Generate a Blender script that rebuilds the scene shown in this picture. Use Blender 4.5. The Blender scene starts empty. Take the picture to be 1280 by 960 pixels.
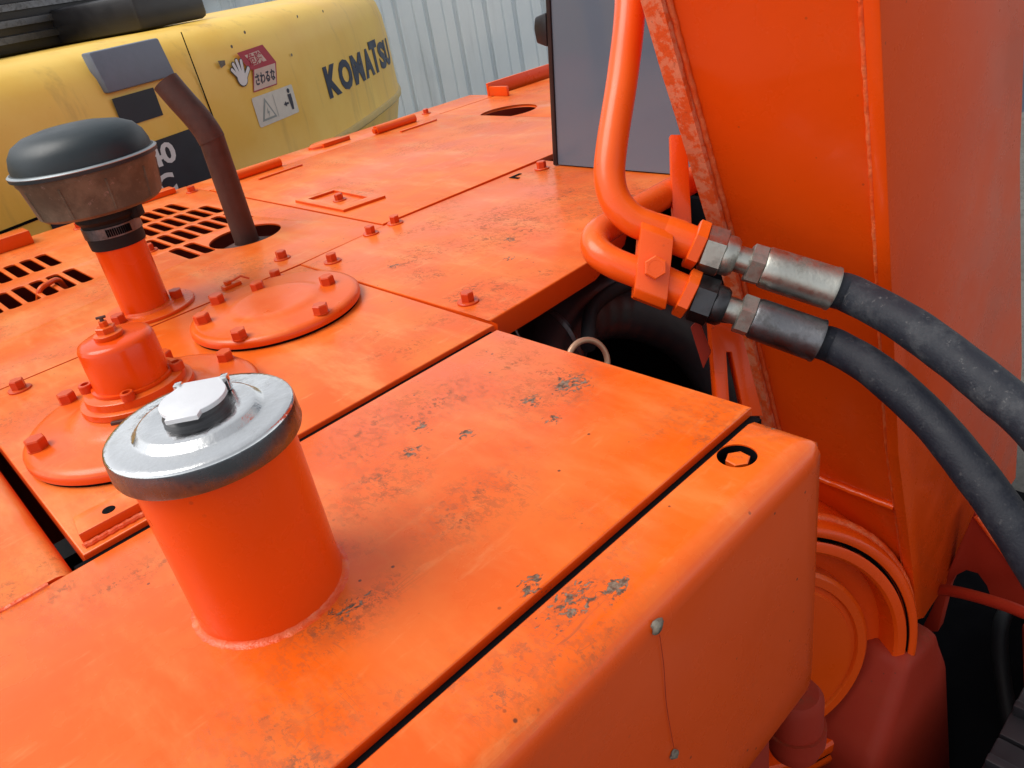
import bpy, bmesh, math, random
from mathutils import Vector, Matrix, Quaternion
random.seed(7)
R = math.radians
SC = bpy.context.scene
DECK = 1.35                      # height of the machine's deck above the ground (all z below are given from the deck)

# ------------------------------------------------------------------ camera, light, exposure
CAM_POS = Vector((0, 0, 0.40))
YAW, PITCH, ROLL, FPX = 0.889405, 0.506387, -0.185649, 964.62
fw = Vector((math.cos(PITCH)*math.cos(YAW), math.cos(PITCH)*math.sin(YAW), -math.sin(PITCH)))
rt = fw.cross(Vector((0, 0, 1))).normalized(); up = rt.cross(fw)
r2 = math.cos(ROLL)*rt + math.sin(ROLL)*up; u2 = -math.sin(ROLL)*rt + math.cos(ROLL)*up
cd = bpy.data.cameras.new('camera'); cam = bpy.data.objects.new('camera', cd); SC.collection.objects.link(cam)
cam.matrix_world = Matrix(((r2.x, u2.x, -fw.x, 0), (r2.y, u2.y, -fw.y, 0), (r2.z, u2.z, -fw.z, CAM_POS.z+DECK), (0, 0, 0, 1)))
cd.sensor_width = 36; cd.lens = 36*FPX/1280; cd.clip_start = 0.02; cd.clip_end = 300
SC.camera = cam
SUN_AZ, SUN_EL = R(145), R(57)
w = bpy.data.worlds.new('World'); SC.world = w; w.use_nodes = True
nt = w.node_tree; nt.nodes.clear()
sky = nt.nodes.new('ShaderNodeTexSky'); sky.sky_type = 'NISHITA'; sky.sun_disc = False
sky.sun_elevation = SUN_EL; sky.sun_rotation = R(90)-SUN_AZ; sky.air_density = 1.0; sky.dust_density = 1.0; sky.ozone_density = 1.0
hs = nt.nodes.new('ShaderNodeHueSaturation'); hs.inputs['Saturation'].default_value = 0.14
bg = nt.nodes.new('ShaderNodeBackground'); bg.inputs['Strength'].default_value = 0.15
wo = nt.nodes.new('ShaderNodeOutputWorld')
nt.links.new(sky.outputs[0], hs.inputs['Color']); nt.links.new(hs.outputs[0], bg.inputs[0]); nt.links.new(bg.outputs[0], wo.inputs[0])
sl = bpy.data.lights.new('sun', 'SUN'); sl.energy = 2.0; sl.angle = R(42); sl.color = (1, .96, .9)
sun = bpy.data.objects.new('sun', sl); SC.collection.objects.link(sun); sun.location = (0, 0, 6)
sd = Vector((math.cos(SUN_EL)*math.cos(SUN_AZ), math.cos(SUN_EL)*math.sin(SUN_AZ), math.sin(SUN_EL)))
sun.rotation_euler = sd.to_track_quat('Z', 'Y').to_euler()
SC.view_settings.view_transform = 'Standard'; SC.view_settings.look = 'None'
SC.view_settings.exposure = 0.38; SC.view_settings.gamma = 1.0; SC.view_settings.use_curve_mapping = False
SC.cycles.use_denoising = True
SC.cycles.max_bounces = 8

# ------------------------------------------------------------------ object helpers
COL = SC.collection
def tag(o, label=None, cat=None, group=None, kind=None):
    if label: o['label'] = label
    if cat: o['category'] = cat
    if group: o['group'] = group
    if kind: o['kind'] = kind
    return o
ROOTS = []
def thing(name, loc, label, cat, group=None):
    o = bpy.data.objects.new(name, None); COL.objects.link(o); o.location = loc; o.empty_display_size = .05
    ROOTS.append(o); return tag(o, label, cat, group)
def wloc(o):
    v = Vector((0, 0, 0))
    while o: v = v + o.location; o = o.parent
    return v
def smooth(me, ang=35):
    for p in me.polygons: p.use_smooth = True
    me.set_sharp_from_angle(angle=R(ang))
def put(name, me, mat, parent=None, ang=35, world=True):
    """link a mesh whose vertices are in world (deck) coordinates"""
    if isinstance(me, bmesh.types.BMesh):
        bm = me; bmesh.ops.recalc_face_normals(bm, faces=bm.faces[:])
        me = bpy.data.meshes.new(name); bm.to_mesh(me); bm.free()
    smooth(me, ang)
    if mat: me.materials.clear(); me.materials.append(mat)
    o = bpy.data.objects.new(name, me); COL.objects.link(o)
    if parent:
        L = wloc(parent); me.transform(Matrix.Translation(-L)); o.parent = parent
    else: ROOTS.append(o)
    return o
def inst(name, me, loc, parent, rotz=0, rot=None, s=1):
    o = bpy.data.objects.new(name, me); COL.objects.link(o); o.parent = parent
    o.location = Vector(loc)-wloc(parent)
    if rot is not None: o.rotation_mode = 'QUATERNION'; o.rotation_quaternion = rot
    else: o.rotation_euler = (0, 0, rotz)
    o.scale = (s, s, s)
    return o

# ------------------------------------------------------------------ shape helpers
def bm_new(): return bmesh.new()
def lathe(bm, prof, c=(0, 0, 0), n=64, axis=None, close=False):
    """revolve (r, h) profile about axis (default z) through c"""
    q = Vector(axis).normalized().to_track_quat('Z', 'Y') if axis is not None else Quaternion()
    c = Vector(c); rings = []
    for r, h in prof:
        if r < 1e-6: rings.append([bm.verts.new(c+q@Vector((0, 0, h)))])
        else: rings.append([bm.verts.new(c+q@Vector((r*math.cos(2*math.pi*i/n), r*math.sin(2*math.pi*i/n), h))) for i in range(n)])
    pairs = list(zip(rings, rings[1:]))
    if close: pairs.append((rings[-1], rings[0]))
    for a, b in pairs:
        for i in range(n):
            j = (i+1) % n
            if len(a) == 1 and len(b) == 1: continue
            if len(a) == 1: bm.faces.new((a[0], b[i], b[j]))
            elif len(b) == 1: bm.faces.new((a[i], a[j], b[0]))
            else: bm.faces.new((a[i], a[j], b[j], b[i]))
    return bm
def catmull(pts, n=8):
    P = [Vector(p) for p in pts]; P = [2*P[0]-P[1]]+P+[2*P[-1]-P[-2]]; o = []
    for i in range(1, len(P)-2):
        a, b, c, d = P[i-1:i+3]
        for k in range(n):
            t = k/n; o.append(.5*(2*b+(c-a)*t+(2*a-5*b+4*c-d)*t*t+(3*b-a-3*c+d)*t**3))
    return o+[P[-2]]
def sweep(bm, path, r, n=20, cap=True, rfun=None):
    """round tube along a polyline (list of Vectors)"""
    path = [Vector(p) for p in path]; T = []
    for i in range(len(path)):
        T.append((path[min(i+1, len(path)-1)]-path[max(i-1, 0)]).normalized())
    nrm = T[0].orthogonal().normalized(); rings = []
    for i, p in enumerate(path):
        if i: nrm = T[i-1].rotation_difference(T[i])@nrm
        b = T[i].cross(nrm); rr = rfun(i/(len(path)-1)) if rfun else r
        rings.append([bm.verts.new(p+rr*(math.cos(2*math.pi*k/n)*nrm+math.sin(2*math.pi*k/n)*b)) for k in range(n)])
    for a, b in zip(rings, rings[1:]):
        for k in range(n): bm.faces.new((a[k], a[(k+1) % n], b[(k+1) % n], b[k]))
    if cap: bm.faces.new(rings[0][::-1]); bm.faces.new(rings[-1])
    return bm
def sub(me_bm): return me_bm
def box(bm, x0, x1, y0, y1, z0, z1, bev=0, seg=2, M=None):
    t = bmesh.new(); bmesh.ops.create_cube(t, size=1)
    bmesh.ops.transform(t, matrix=Matrix.Translation(((x0+x1)/2, (y0+y1)/2, (z0+z1)/2))@Matrix.Diagonal((x1-x0, y1-y0, z1-z0, 1)), verts=t.verts)
    if bev: bmesh.ops.bevel(t, geom=t.edges[:], offset=bev, segments=seg, affect='EDGES', profile=.5)
    if M is not None: bmesh.ops.transform(t, matrix=M, verts=t.verts)
    me = bpy.data.meshes.new('t'); t.to_mesh(me); t.free(); bm.from_mesh(me); bpy.data.meshes.remove(me)
    return bm
def prism(bm, pts, d, bev=0, seg=2):
    """closed polygon of 3D points, extruded by vector d"""
    t = bmesh.new(); vs = [t.verts.new(p) for p in pts]; f = t.faces.new(vs)
    e = bmesh.ops.extrude_face_region(t, geom=[f]); bmesh.ops.translate(t, vec=d, verts=[v for v in e['geom'] if isinstance(v, bmesh.types.BMVert)])
    bmesh.ops.recalc_face_normals(t, faces=t.faces[:])
    if bev: bmesh.ops.bevel(t, geom=t.edges[:], offset=bev, segments=seg, affect='EDGES', profile=.5)
    me = bpy.data.meshes.new('t'); t.to_mesh(me); t.free(); bm.from_mesh(me); bpy.data.meshes.remove(me)
    return bm
def rrect(cx, cy, lx, ly, r, n=5):
    o = []
    for sx, sy, a0 in ((1, 1, 0), (-1, 1, 90), (-1, -1, 180), (1, -1, 270)):
        for k in range(n+1):
            a = R(a0+90*k/n); o.append((cx+sx*(lx/2-r)+r*math.cos(a), cy+sy*(ly/2-r)+r*math.sin(a)))
    return o
def circ(cx, cy, r, n=48, e=1): return [(cx+r*math.cos(2*math.pi*i/n), cy+e*r*math.sin(2*math.pi*i/n)) for i in range(n)]
def plate(outline, holes=(), ztop=0, th=.03, bev=.003):
    """flat plate with real holes and rounded edges, as a mesh"""
    cu = bpy.data.curves.new('c', 'CURVE'); cu.dimensions = '2D'; cu.fill_mode = 'BOTH'
    cu.extrude = th/2-bev; cu.bevel_depth = bev; cu.bevel_resolution = 2; cu.offset = -bev
    for pl in [outline]+list(holes):
        s = cu.splines.new('POLY'); s.points.add(len(pl)-1); s.use_cyclic_u = True
        for p, (x, y) in zip(s.points, pl): p.co = (x, y, 0, 1)
    o = bpy.data.objects.new('c', cu); COL.objects.link(o)
    dg = bpy.context.evaluated_depsgraph_get(); me = bpy.data.meshes.new_from_object(o.evaluated_get(dg))
    bpy.data.objects.remove(o); bpy.data.curves.remove(cu)
    me.transform(Matrix.Translation((0, 0, ztop-th/2)))
    bm = bmesh.new(); bm.from_mesh(me); bmesh.ops.remove_doubles(bm, verts=bm.verts, dist=1e-5); bm.to_mesh(me); bm.free()
    return me
def text_mesh(s, size, off=0.0, ext=.0005, align='LEFT', sx=1, res=3):
    cu = bpy.data.curves.new('t', 'FONT'); cu.body = s; cu.size = size; cu.extrude = ext; cu.offset = off; cu.align_x = align; cu.resolution_u = res
    o = bpy.data.objects.new('t', cu); COL.objects.link(o)
    dg = bpy.context.evaluated_depsgraph_get(); me = bpy.data.meshes.new_from_object(o.evaluated_get(dg))
    bpy.data.objects.remove(o); bpy.data.curves.remove(cu)
    return me

# ------------------------------------------------------------------ materials
class NT:
    def __init__(s, name):
        s.m = bpy.data.materials.new(name); s.m.use_nodes = True; s.t = s.m.node_tree
        s.b = s.t.nodes['Principled BSDF']; s.out = s.t.nodes['Material Output']
        s.pos = s.n('ShaderNodeNewGeometry').outputs['Position']
    def n(s, ty, **kw):
        x = s.t.nodes.new(ty)
        for k, v in kw.items(): setattr(x, k, v)
        return x
    def set(s, inp, v):
        if hasattr(v, 'links') or isinstance(v, bpy.types.NodeSocket): s.t.links.new(v, inp)
        else: inp.default_value = v
    def math(s, op, a, b=0.0, c=None, clamp=False):
        x = s.n('ShaderNodeMath', operation=op, use_clamp=clamp); s.set(x.inputs[0], a); s.set(x.inputs[1], b)
        if c is not None: s.set(x.inputs[2], c)
        return x.outputs[0]
    def mapv(s, scale=(1, 1, 1), loc=(0, 0, 0), rot=(0, 0, 0), src=None):
        x = s.n('ShaderNodeMapping'); x.inputs['Scale'].default_value = scale; x.inputs['Location'].default_value = loc; x.inputs['Rotation'].default_value = rot
        s.t.links.new(src or s.pos, x.inputs[0]); return x.outputs[0]
    def noise(s, scale, detail=4, rough=.6, vec=None, dist=0):
        x = s.n('ShaderNodeTexNoise'); x.inputs['Scale'].default_value = scale; x.inputs['Detail'].default_value = detail
        x.inputs['Roughness'].default_value = rough; x.inputs['Distortion'].default_value = dist
        s.t.links.new(vec or s.pos, x.inputs['Vector']); return x.outputs[0]
    def ramp(s, v, a, b, lo=0.0, hi=1.0):
        x = s.n('ShaderNodeMapRange'); x.interpolation_type = 'SMOOTHSTEP'
        for i, q in enumerate((v, a, b, lo, hi)): s.set(x.inputs[i], q)
        return x.outputs[0]
    def mix(s, f, a, b, mode='MIX'):
        x = s.n('ShaderNodeMix', data_type='RGBA', blend_type=mode); s.set(x.inputs[0], f)
        for i, q in ((6, a), (7, b)): s.set(x.inputs[i], (*q, 1) if isinstance(q, tuple) and len(q) == 3 else q)
        return x.outputs[2]
    def bump(s, h, strength=.1, dist=.001):
        x = s.n('ShaderNodeBump'); x.inputs['Strength'].default_value = strength; x.inputs['Distance'].default_value = dist
        s.t.links.new(h, x.inputs['Height']); s.t.links.new(x.outputs[0], s.b.inputs['Normal'])
    def P(s, **kw):
        for k, v in kw.items():
            k = {'col': 'Base Color', 'rough': 'Roughness', 'metal': 'Metallic', 'spec': 'Specular IOR Level', 'coat': 'Coat Weight', 'coatr': 'Coat Roughness'}[k]
            s.set(s.b.inputs[k], (*v, 1) if isinstance(v, tuple) and len(v) == 3 else v)
        return s.m

ORANGE = (.76, .080, .004)
def paint(name, base=ORANGE, spots=(), scuff=.5, dust_sheen=.25, rough=.30, specks=.5, coat=.18, coatr=.14, fade_sheen=.0):
    """weathered spray paint; dust, sun fading, painted-in sky sheen and boot scuffs lie on the faces that look up
    spots = (x, y, radius x, radius y, kind) patches of wear ('chip' bare grey metal, 'rub' brown scuffs)"""
    k = NT(name)
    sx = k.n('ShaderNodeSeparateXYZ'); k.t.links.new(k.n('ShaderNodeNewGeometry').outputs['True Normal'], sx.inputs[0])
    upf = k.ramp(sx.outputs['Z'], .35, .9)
    big = k.noise(2.3, 3, .55); mid = k.noise(9, 5, .62); fine = k.noise(160, 4, .7)
    deep = (base[0]*.92, base[1]*.84, base[2]*.8)
    col = k.mix(k.ramp(big, .35, .68), deep, base)
    col = k.mix(k.math('MULTIPLY', upf, k.ramp(big, .25, .75, fade_sheen*.75, fade_sheen*1.15)), col, (.84, .160, .012))  # paler up-facing colour: fading plus sky reflection painted in
    dust_sheen_m = k.math('MULTIPLY', upf, dust_sheen)  # pale layers below mix real dusting with painted sky sheen
    col = k.mix(k.math('MULTIPLY', k.ramp(mid, .40, .70), k.math('MULTIPLY', dust_sheen_m, .8)), col, (.85, .20, .030))
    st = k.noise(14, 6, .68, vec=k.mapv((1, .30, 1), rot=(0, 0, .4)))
    col = k.mix(k.math('MULTIPLY', k.ramp(st, .46, .74), dust_sheen_m), col, (.84, .26, .070))
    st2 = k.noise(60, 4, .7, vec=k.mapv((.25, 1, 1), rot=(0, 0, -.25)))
    col = k.mix(k.math('MULTIPLY', k.ramp(st2, .56, .72), k.math('MULTIPLY', dust_sheen_m, .5)), col, (.86, .31, .105))
    reg = k.ramp(k.noise(5.2, 3, .6, vec=k.mapv(loc=(3.1, 1.7, 0))), .47, .68)
    for (x, y, rx, ry, kind) in [q for q in spots if q[4] == 'rub']:
        dv = k.n('ShaderNodeVectorMath', operation='LENGTH')
        k.t.links.new(k.mapv((1/rx, 1/ry, 0), loc=(-x/rx, -y/ry, 0)), dv.inputs[0])
        reg = k.math('MAXIMUM', reg, k.ramp(dv.outputs['Value'], .15, 1.15, 1.0, 0))
    m1 = k.ramp(k.noise(190, 6, .8, vec=k.mapv((1, .55, 1), rot=(0, 0, .5))), .475, .545)
    m2 = k.ramp(k.noise(48, 6, .75, vec=k.mapv((.6, 1, 1), rot=(0, 0, .2))), .50, .64)
    marks = k.math('MULTIPLY', m1, k.math('ADD', .45, k.math('MULTIPLY', m2, .75)), clamp=True)
    ln = k.math('ABSOLUTE', k.math('SUBTRACT', k.noise(26, 3, .5, vec=k.mapv((.10, 1, 1), rot=(0, 0, .55))), .5))
    ln2 = k.math('ABSOLUTE', k.math('SUBTRACT', k.noise(24, 3, .5, vec=k.mapv((1, .10, 1), rot=(0, 0, .25))), .5))
    scr = k.math('MULTIPLY', k.ramp(k.math('MINIMUM', ln, ln2), .0, .005, .75, 0), k.ramp(k.noise(16, 3), .52, .62))
    soft = k.math('MULTIPLY', k.math('MULTIPLY', reg, k.ramp(k.noise(30, 5, .7), .42, .70)), .35)
    marks = k.math('MAXIMUM', k.math('MAXIMUM', marks, scr), soft)
    reg = k.math('MULTIPLY', k.math('MULTIPLY', k.math('MULTIPLY', reg, marks), scuff*.85), k.math('ADD', .12, k.math('MULTIPLY', upf, .88)))
    col = k.mix(reg, col, k.mix(k.noise(40, 2), (.10, .038, .018), (.24, .09, .04)))
    vo = k.n('ShaderNodeTexVoronoi'); vo.inputs['Scale'].default_value = 44; vo.inputs['Randomness'].default_value = 1
    k.t.links.new(k.pos, vo.inputs['Vector'])
    sp = k.math('MULTIPLY', k.ramp(vo.outputs['Distance'], .040, .085, 1, 0), k.ramp(k.noise(9, 2), .50, .56))
    col = k.mix(k.math('MULTIPLY', sp, specks), col, (.06, .022, .014))
    chip = None
    for (x, y, rx, ry, kind) in [q for q in spots if q[4] == 'chip']:
        dv = k.n('ShaderNodeVectorMath', operation='LENGTH')
        k.t.links.new(k.mapv((1/rx, 1/ry, 0), loc=(-x/rx, -y/ry, 0)), dv.inputs[0])
        f = k.ramp(dv.outputs['Value'], 0, 1, 1.0, 0)
        chip = f if chip is None else k.math('MAXIMUM', chip, f)
    rgh = k.ramp(mid, .3, .75, rough-.05, rough+.12)
    hgt = k.noise(38, 3, .5)
    if chip is not None:
        thr = k.math('SUBTRACT', 0.82, k.math('MULTIPLY', chip, .345))
        cn = k.math('SUBTRACT', k.noise(190, 4, .62, vec=k.mapv((.75, 1, 1), rot=(0, 0, .6)), dist=.8), thr)
        c = k.ramp(cn, 0, .016); rim = k.ramp(cn, -.045, .0)
        col = k.mix(k.math('MULTIPLY', rim, .75), col, (.20, .055, .025))
        cw_ = c; col = k.mix(k.math('MULTIPLY', c, .85), col, k.mix(k.ramp(fine, .4, .6), (.06, .045, .03), (.23, .19, .14)))
        coat = k.math('MULTIPLY', k.math('SUBTRACT', 1, rim), coat)
        hgt = k.math('SUBTRACT', hgt, k.math('MULTIPLY', c, 1.2))
        rgh = k.math('ADD', rgh, k.math('MULTIPLY', c, .25))
    rgh = k.math('ADD', rgh, k.math('MULTIPLY', reg, .4))
    k.bump(k.math('ADD', k.math('ADD', hgt, k.math('MULTIPLY', fine, .12)), k.math('MULTIPLY', k.noise(6, 2, .5), 2.6)), .16, .0022)
    return k.P(col=col, rough=rgh, spec=.30, coat=coat, coatr=coatr)

tank_spots = [(.487, .505, .05, .05, 'chip'), (.44, .515, .03, .03, 'chip'), (.425, .475, .022, .02, 'chip'), (.345, .58, .03, .022, 'chip'), (.36, .53, .02, .02, 'chip'),
              (.31, .555, .025, .02, 'chip'), (.255, .335, .03, .02, 'chip'), (.155, .43, .035, .02, 'chip'), (.255, .30, .055, .030, 'chip'), (.29, .283, .035, .02, 'chip'), (.53, .30, .02, .02, 'chip'),
              (.33, .62, .12, .06, 'rub'), (.40, .60, .08, .05, 'rub'), (.46, .52, .09, .07, 'rub'), (.26, .54, .10, .05, 'rub'), (.30, .44, .08, .05, 'rub'), (.14, .42, .09, .03, 'rub'), (.06, .62, .09, .03, 'rub'), (.26, .30, .06, .03, 'rub')]
front_spots = [(.62, .92, .05, .06, 'rub'), (.68, 1.0, .10, .06, 'rub'), (.80, .93, .14, .10, 'rub'), (.86, 1.0, .12, .08, 'rub'), (.60, .80, .07, .04, 'rub'), (1.0, .95, .1, .1, 'rub'), (.78, .90, .03, .03, 'chip'), (.72, .84, .02, .02, 'chip'), (.62, 1.0, .03, .03, 'chip')]
M = {}
M['tank'] = paint('orange_paint_tank', spots=tank_spots, scuff=.9, dust_sheen=.50, rough=.25, specks=.85, fade_sheen=.44, coat=.18)
M['front'] = paint('orange_paint_front_plate', spots=front_spots, scuff=.95, dust_sheen=.70, rough=.34, specks=.7, fade_sheen=.55)
M['deck'] = paint('orange_paint_deck', scuff=.65, dust_sheen=.95, rough=.36, specks=.6, fade_sheen=.65)
M['paint'] = paint('orange_paint_parts', scuff=.25, dust_sheen=.35, rough=.30, specks=.2, fade_sheen=.35)
M['boom'] = paint('orange_paint_boom', base=(.82, .078, .003), scuff=.3, dust_sheen=.1, rough=.26, specks=.35, coat=.12, coatr=.05)
M['bolt'] = paint('orange_paint_bolts', base=(.62, .052, .006), scuff=.5, dust_sheen=.25, rough=.38, specks=.6, fade_sheen=.15)
M['pipe'] = paint('orange_paint_pipe', base=(.82, .100, .007), scuff=.2, dust_sheen=.2, rough=.25, specks=.4, fade_sheen=.2)
def worn_edge():
    k = NT('worn_orange_edge'); n = k.ramp(k.noise(60, 6, .75), .44, .56)
    col = k.mix(n, (.78, .10, .015), (.80, .24, .12)); col = k.mix(k.math('MULTIPLY', k.ramp(k.noise(140, 5, .75), .60, .68), .6), col, (.34, .07, .03))
    k.bump(k.noise(90, 5, .7), .4, .003); return k.P(col=col, rough=.5)
M['worn'] = worn_edge()
def weld():
    k = NT('painted_weld_bead'); col = k.mix(k.ramp(k.noise(50, 4), .4, .65), (.78, .085, .010), (.80, .16, .05))
    k.bump(k.noise(120, 4, .6), .6, .004); return k.P(col=col, rough=.38)
M['weld'] = weld()
def simple(name, c, rough=.5, metal=0.0, var=.25, scale=20, bump=.1, bs=80, spec=.5):
    k = NT(name); n = k.noise(scale, 5, .6)
    col = k.mix(n, tuple(x*(1-var) for x in c), tuple(min(1, x*(1+var)) for x in c))
    if bump: k.bump(k.noise(bs, 4, .6), bump, .002)
    return k.P(col=col, rough=k.ramp(n, .3, .7, max(.03, rough-.06), min(1, rough+.08)), metal=metal, spec=spec)
M['black'] = simple('black_rubber', (.008, .009, .011), .6, spec=.25)
M['dark'] = simple('dark_greasy_metal', (.017, .017, .021), .38, var=.6, scale=9)
M['void'] = simple('interior_shade', (.0035, .0035, .005), .9, var=.3, spec=.08)  # near-black base paints in the shade of gaps, holes and bay walls
M['brass'] = simple('dull_copper_ring', (.42, .25, .16), .45, .6)
def steel(name, c, rough, dirt, dcol=(.10, .09, .075), var=.62):
    k = NT(name); n = k.noise(45, 6, .7); s = k.noise(140, 3, .6, vec=k.mapv((1, 1, .12)))
    col = k.mix(k.ramp(n, .48, .70), c, tuple(x*var for x in c)); d = k.math('MULTIPLY', k.ramp(k.noise(28, 6, .75), .52, .68), dirt)
    col = k.mix(d, col, dcol); k.bump(k.math('ADD', n, s), .22, .0015)
    return k.P(col=col, rough=k.ramp(n, .35, .7, rough-.06, rough+.14), metal=k.math('SUBTRACT', 1, k.math('MULTIPLY', d, .7)))
M['zinc'] = steel('zinc_plated_steel', (.42, .42, .38), .40, .75)
M['gunmetal'] = steel('darkened_steel', (.17, .17, .18), .40, .8, (.05, .05, .05))
M['blacknut'] = steel('black_steel', (.07, .07, .075), .42, .6, (.04, .04, .04))
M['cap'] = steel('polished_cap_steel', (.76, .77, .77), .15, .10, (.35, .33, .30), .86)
M['capside'] = steel('cap_skirt_dark_reflection', (.17, .19, .22), .26, .15)  # cap steel darkened; reflected dark surroundings are put into the colour
M['capcover'] = simple('pale_zinc_flap', (.72, .73, .76), .45, .35, var=.06, bump=.12, bs=150)
M['seal'] = simple('dark_cap_seal', (.06, .06, .065), .5, .3)
M['rust'] = simple('rusty_exhaust_steel', (.085, .035, .026), .55, .35, var=.5, scale=30, bump=.35, bs=110)
M['stud'] = simple('grey_rusted_stud', (.17, .15, .12), .65, .2, var=.7, scale=90, bump=.6, bs=160)
def hose(name, base, dusty):
    k = NT(name); n = k.noise(26, 7, .75); wv = k.noise(420, 2, .5)
    col = k.mix(k.math('MULTIPLY', k.ramp(n, .46, .72), dusty), base, (.16, .165, .17))
    col = k.mix(k.math('MULTIPLY', k.ramp(k.noise(120, 4, .75), .60, .70), dusty*.8), col, (.30, .29, .28))
    k.bump(k.math('ADD', k.math('MULTIPLY', n, .5), wv), .35, .0012)
    return k.P(col=col, rough=k.ramp(n, .3, .7, .55, .75), spec=.35)
M['hose_old'] = hose('dusty_hose_rubber', (.013, .016, .024), .28)
M['hose_new'] = hose('dark_hose_rubber', (.007, .009, .016), .12)
def bowl():
    k = NT('smoked_dirty_plastic'); n = k.noise(24, 6, .7)
    col = k.mix(k.ramp(n, .4, .68), (.080, .074, .056), (.140, .128, .096)); col = k.mix(k.ramp(k.noise(60, 5, .7), .60, .72), col, (.22, .19, .17))
    k.bump(n, .15, .002); return k.P(col=col, rough=.48, spec=.3)
M['bowl'] = bowl()
M['dome'] = simple('dark_teal_plastic', (.010, .020, .026), .45, 0, var=.25, scale=12, bump=.08)
M['rimlight'] = simple('pale_rim_band', (.32, .36, .38), .35, .3)
M['glass'] = simple('cab_back_glass', (.105, .145, .190), .14, 0, var=.06, scale=3, bump=.0, spec=.6)
M['trim'] = simple('cab_black_trim', (.012, .013, .016), .35)
def yellow():
    k = NT('faded_yellow_paint'); n = k.noise(3.2, 5, .6); s = k.noise(9, 5, .7, vec=k.mapv((1, 1, .12)))
    col = k.mix(k.ramp(n, .35, .7), (.86, .52, .070), (.90, .60, .125)); col = k.mix(k.math('MULTIPLY', k.ramp(s, .52, .75), .45), col, (.38, .235, .06))
    col = k.mix(k.math('MULTIPLY', k.ramp(k.noise(34, 6, .8), .66, .73), .6), col, (.20, .13, .05))
    k.bump(n, .06, .004); return k.P(col=col, rough=k.ramp(n, .3, .7, .34, .5))
M['yellow'] = yellow()
M['yellow2'] = simple('yellow_edge_paint', (.60, .42, .13), .4)
M['navy'] = simple('navy_lettering', (.010, .016, .05), .4, var=.15)
M['decal'] = simple('dark_decal_film', (.010, .014, .024), .4, var=.3)
M['white'] = simple('white_print', (.72, .73, .72), .5, var=.08)
M['sticker'] = simple('sticker_white', (.66, .64, .56), .45, var=.12, scale=40)
M['red'] = simple('sticker_red', (.42, .035, .06), .45, var=.2)
M['pink'] = simple('sticker_pale', (.66, .50, .42), .5, var=.15)
M['ink'] = simple('sticker_ink', (.03, .03, .05), .5, var=.1)
M['greygreen'] = simple('sticker_grey', (.28, .32, .30), .5, var=.1)
M['greybox'] = simple('grey_blue_paint', (.14, .17, .22), .45)
def fence_m():
    k = NT('grey_corrugated_sheet'); n = k.noise(1.4, 5, .6); s = k.noise(5, 6, .7, vec=k.mapv((1, 1, .08)))
    col = k.mix(k.ramp(n, .35, .7), (.66, .73, .77), (.75, .80, .82)); col = k.mix(k.math('MULTIPLY', k.ramp(s, .5, .75), .6), col, (.48, .52, .54))
    return k.P(col=col, rough=.5)
M['fence'] = fence_m()
def ground_m():
    k = NT('dusty_yard_ground'); n = k.noise(1.1, 8, .65); f = k.noise(24, 6, .7)
    col = k.mix(k.ramp(n, .35, .7), (.11, .105, .095), (.17, .16, .145)); col = k.mix(k.ramp(f, .45, .7), col, (.085, .08, .07), 'MIX')
    k.bump(k.math('ADD', n, f), .5, .02); return k.P(col=col, rough=.9)
M['ground'] = ground_m()
M['frame'] = paint('orange_paint_frame_shaded', base=(.33, .022, .007), scuff=.9, dust_sheen=.05, rough=.58, specks=.6, coat=0.0)  # orange darkened; shade around the boom foot is in the base colour

# ------------------------------------------------------------------ small shared meshes
def hexprism(bm, af, h, z0=0, ch=.12, n=6, rot=0, c=(0, 0)):
    r = af/math.sqrt(3)*1.0 if n == 6 else af/2
    rr = af/math.cos(math.pi/n)/2
    A = [[(rr*k*math.cos(2*math.pi*i/n+rot)+c[0], rr*k*math.sin(2*math.pi*i/n+rot)+c[1], z) for i in range(n)] for k, z in ((1, z0), (1, z0+h*(1-ch)), (.88, z0+h))]
    rings = [[bm.verts.new(p) for p in ring] for ring in A]
    for a, b in zip(rings, rings[1:]):
        for i in range(n): bm.faces.new((a[i], a[(i+1) % n], b[(i+1) % n], b[i]))
    bm.faces.new(rings[-1]); bm.faces.new(rings[0][::-1])
def fin(bm, name, mat, ang=25):
    bmesh.ops.recalc_face_normals(bm, faces=bm.faces[:]); me = bpy.data.meshes.new(name); bm.to_mesh(me); bm.free(); smooth(me, ang); me.materials.append(mat); return me
bm = bm_new(); lathe(bm, [(0, 0), (.0150, 0), (.0150, .0018), (.0143, .0026), (.0, .0026)], n=28); hexprism(bm, .0165, .0125, .0026)
lathe(bm, [(.0055, .0150), (.0045, .0142), (0, .0142)], n=12)
BOLT_W = fin(bm, 'washer_bolt', M['bolt'])
bm = bm_new(); hexprism(bm, .0185, .0125, 0); lathe(bm, [(.0108, 0), (.0108, .0012), (0, .0012)], n=20); lathe(bm, [(.006, .0124), (.005, .0117), (0, .0117)], n=12)
BOLT = fin(bm, 'plain_bolt', M['bolt'])
bm = bm_new(); lathe(bm, [(0, 0), (.0075, 0), (.0075, .0085), (.0068, .0095), (.0045, .0095), (.0042, .004), (0, .004)], n=20)
BOLT_S = fin(bm, 'socket_screw', M['bolt'])
def bolt(parent, x, y, z=0, me=None, a=None, s=1, name='bolt'):
    o = inst(name, me or BOLT_W, (x, y, z), parent, rotz=random.uniform(0, 1.05) if a is None else a, s=s*random.uniform(.96, 1.06))
    o.rotation_euler[0] = random.uniform(-.03, .03); o.rotation_euler[1] = random.uniform(-.03, .03); return o

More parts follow.
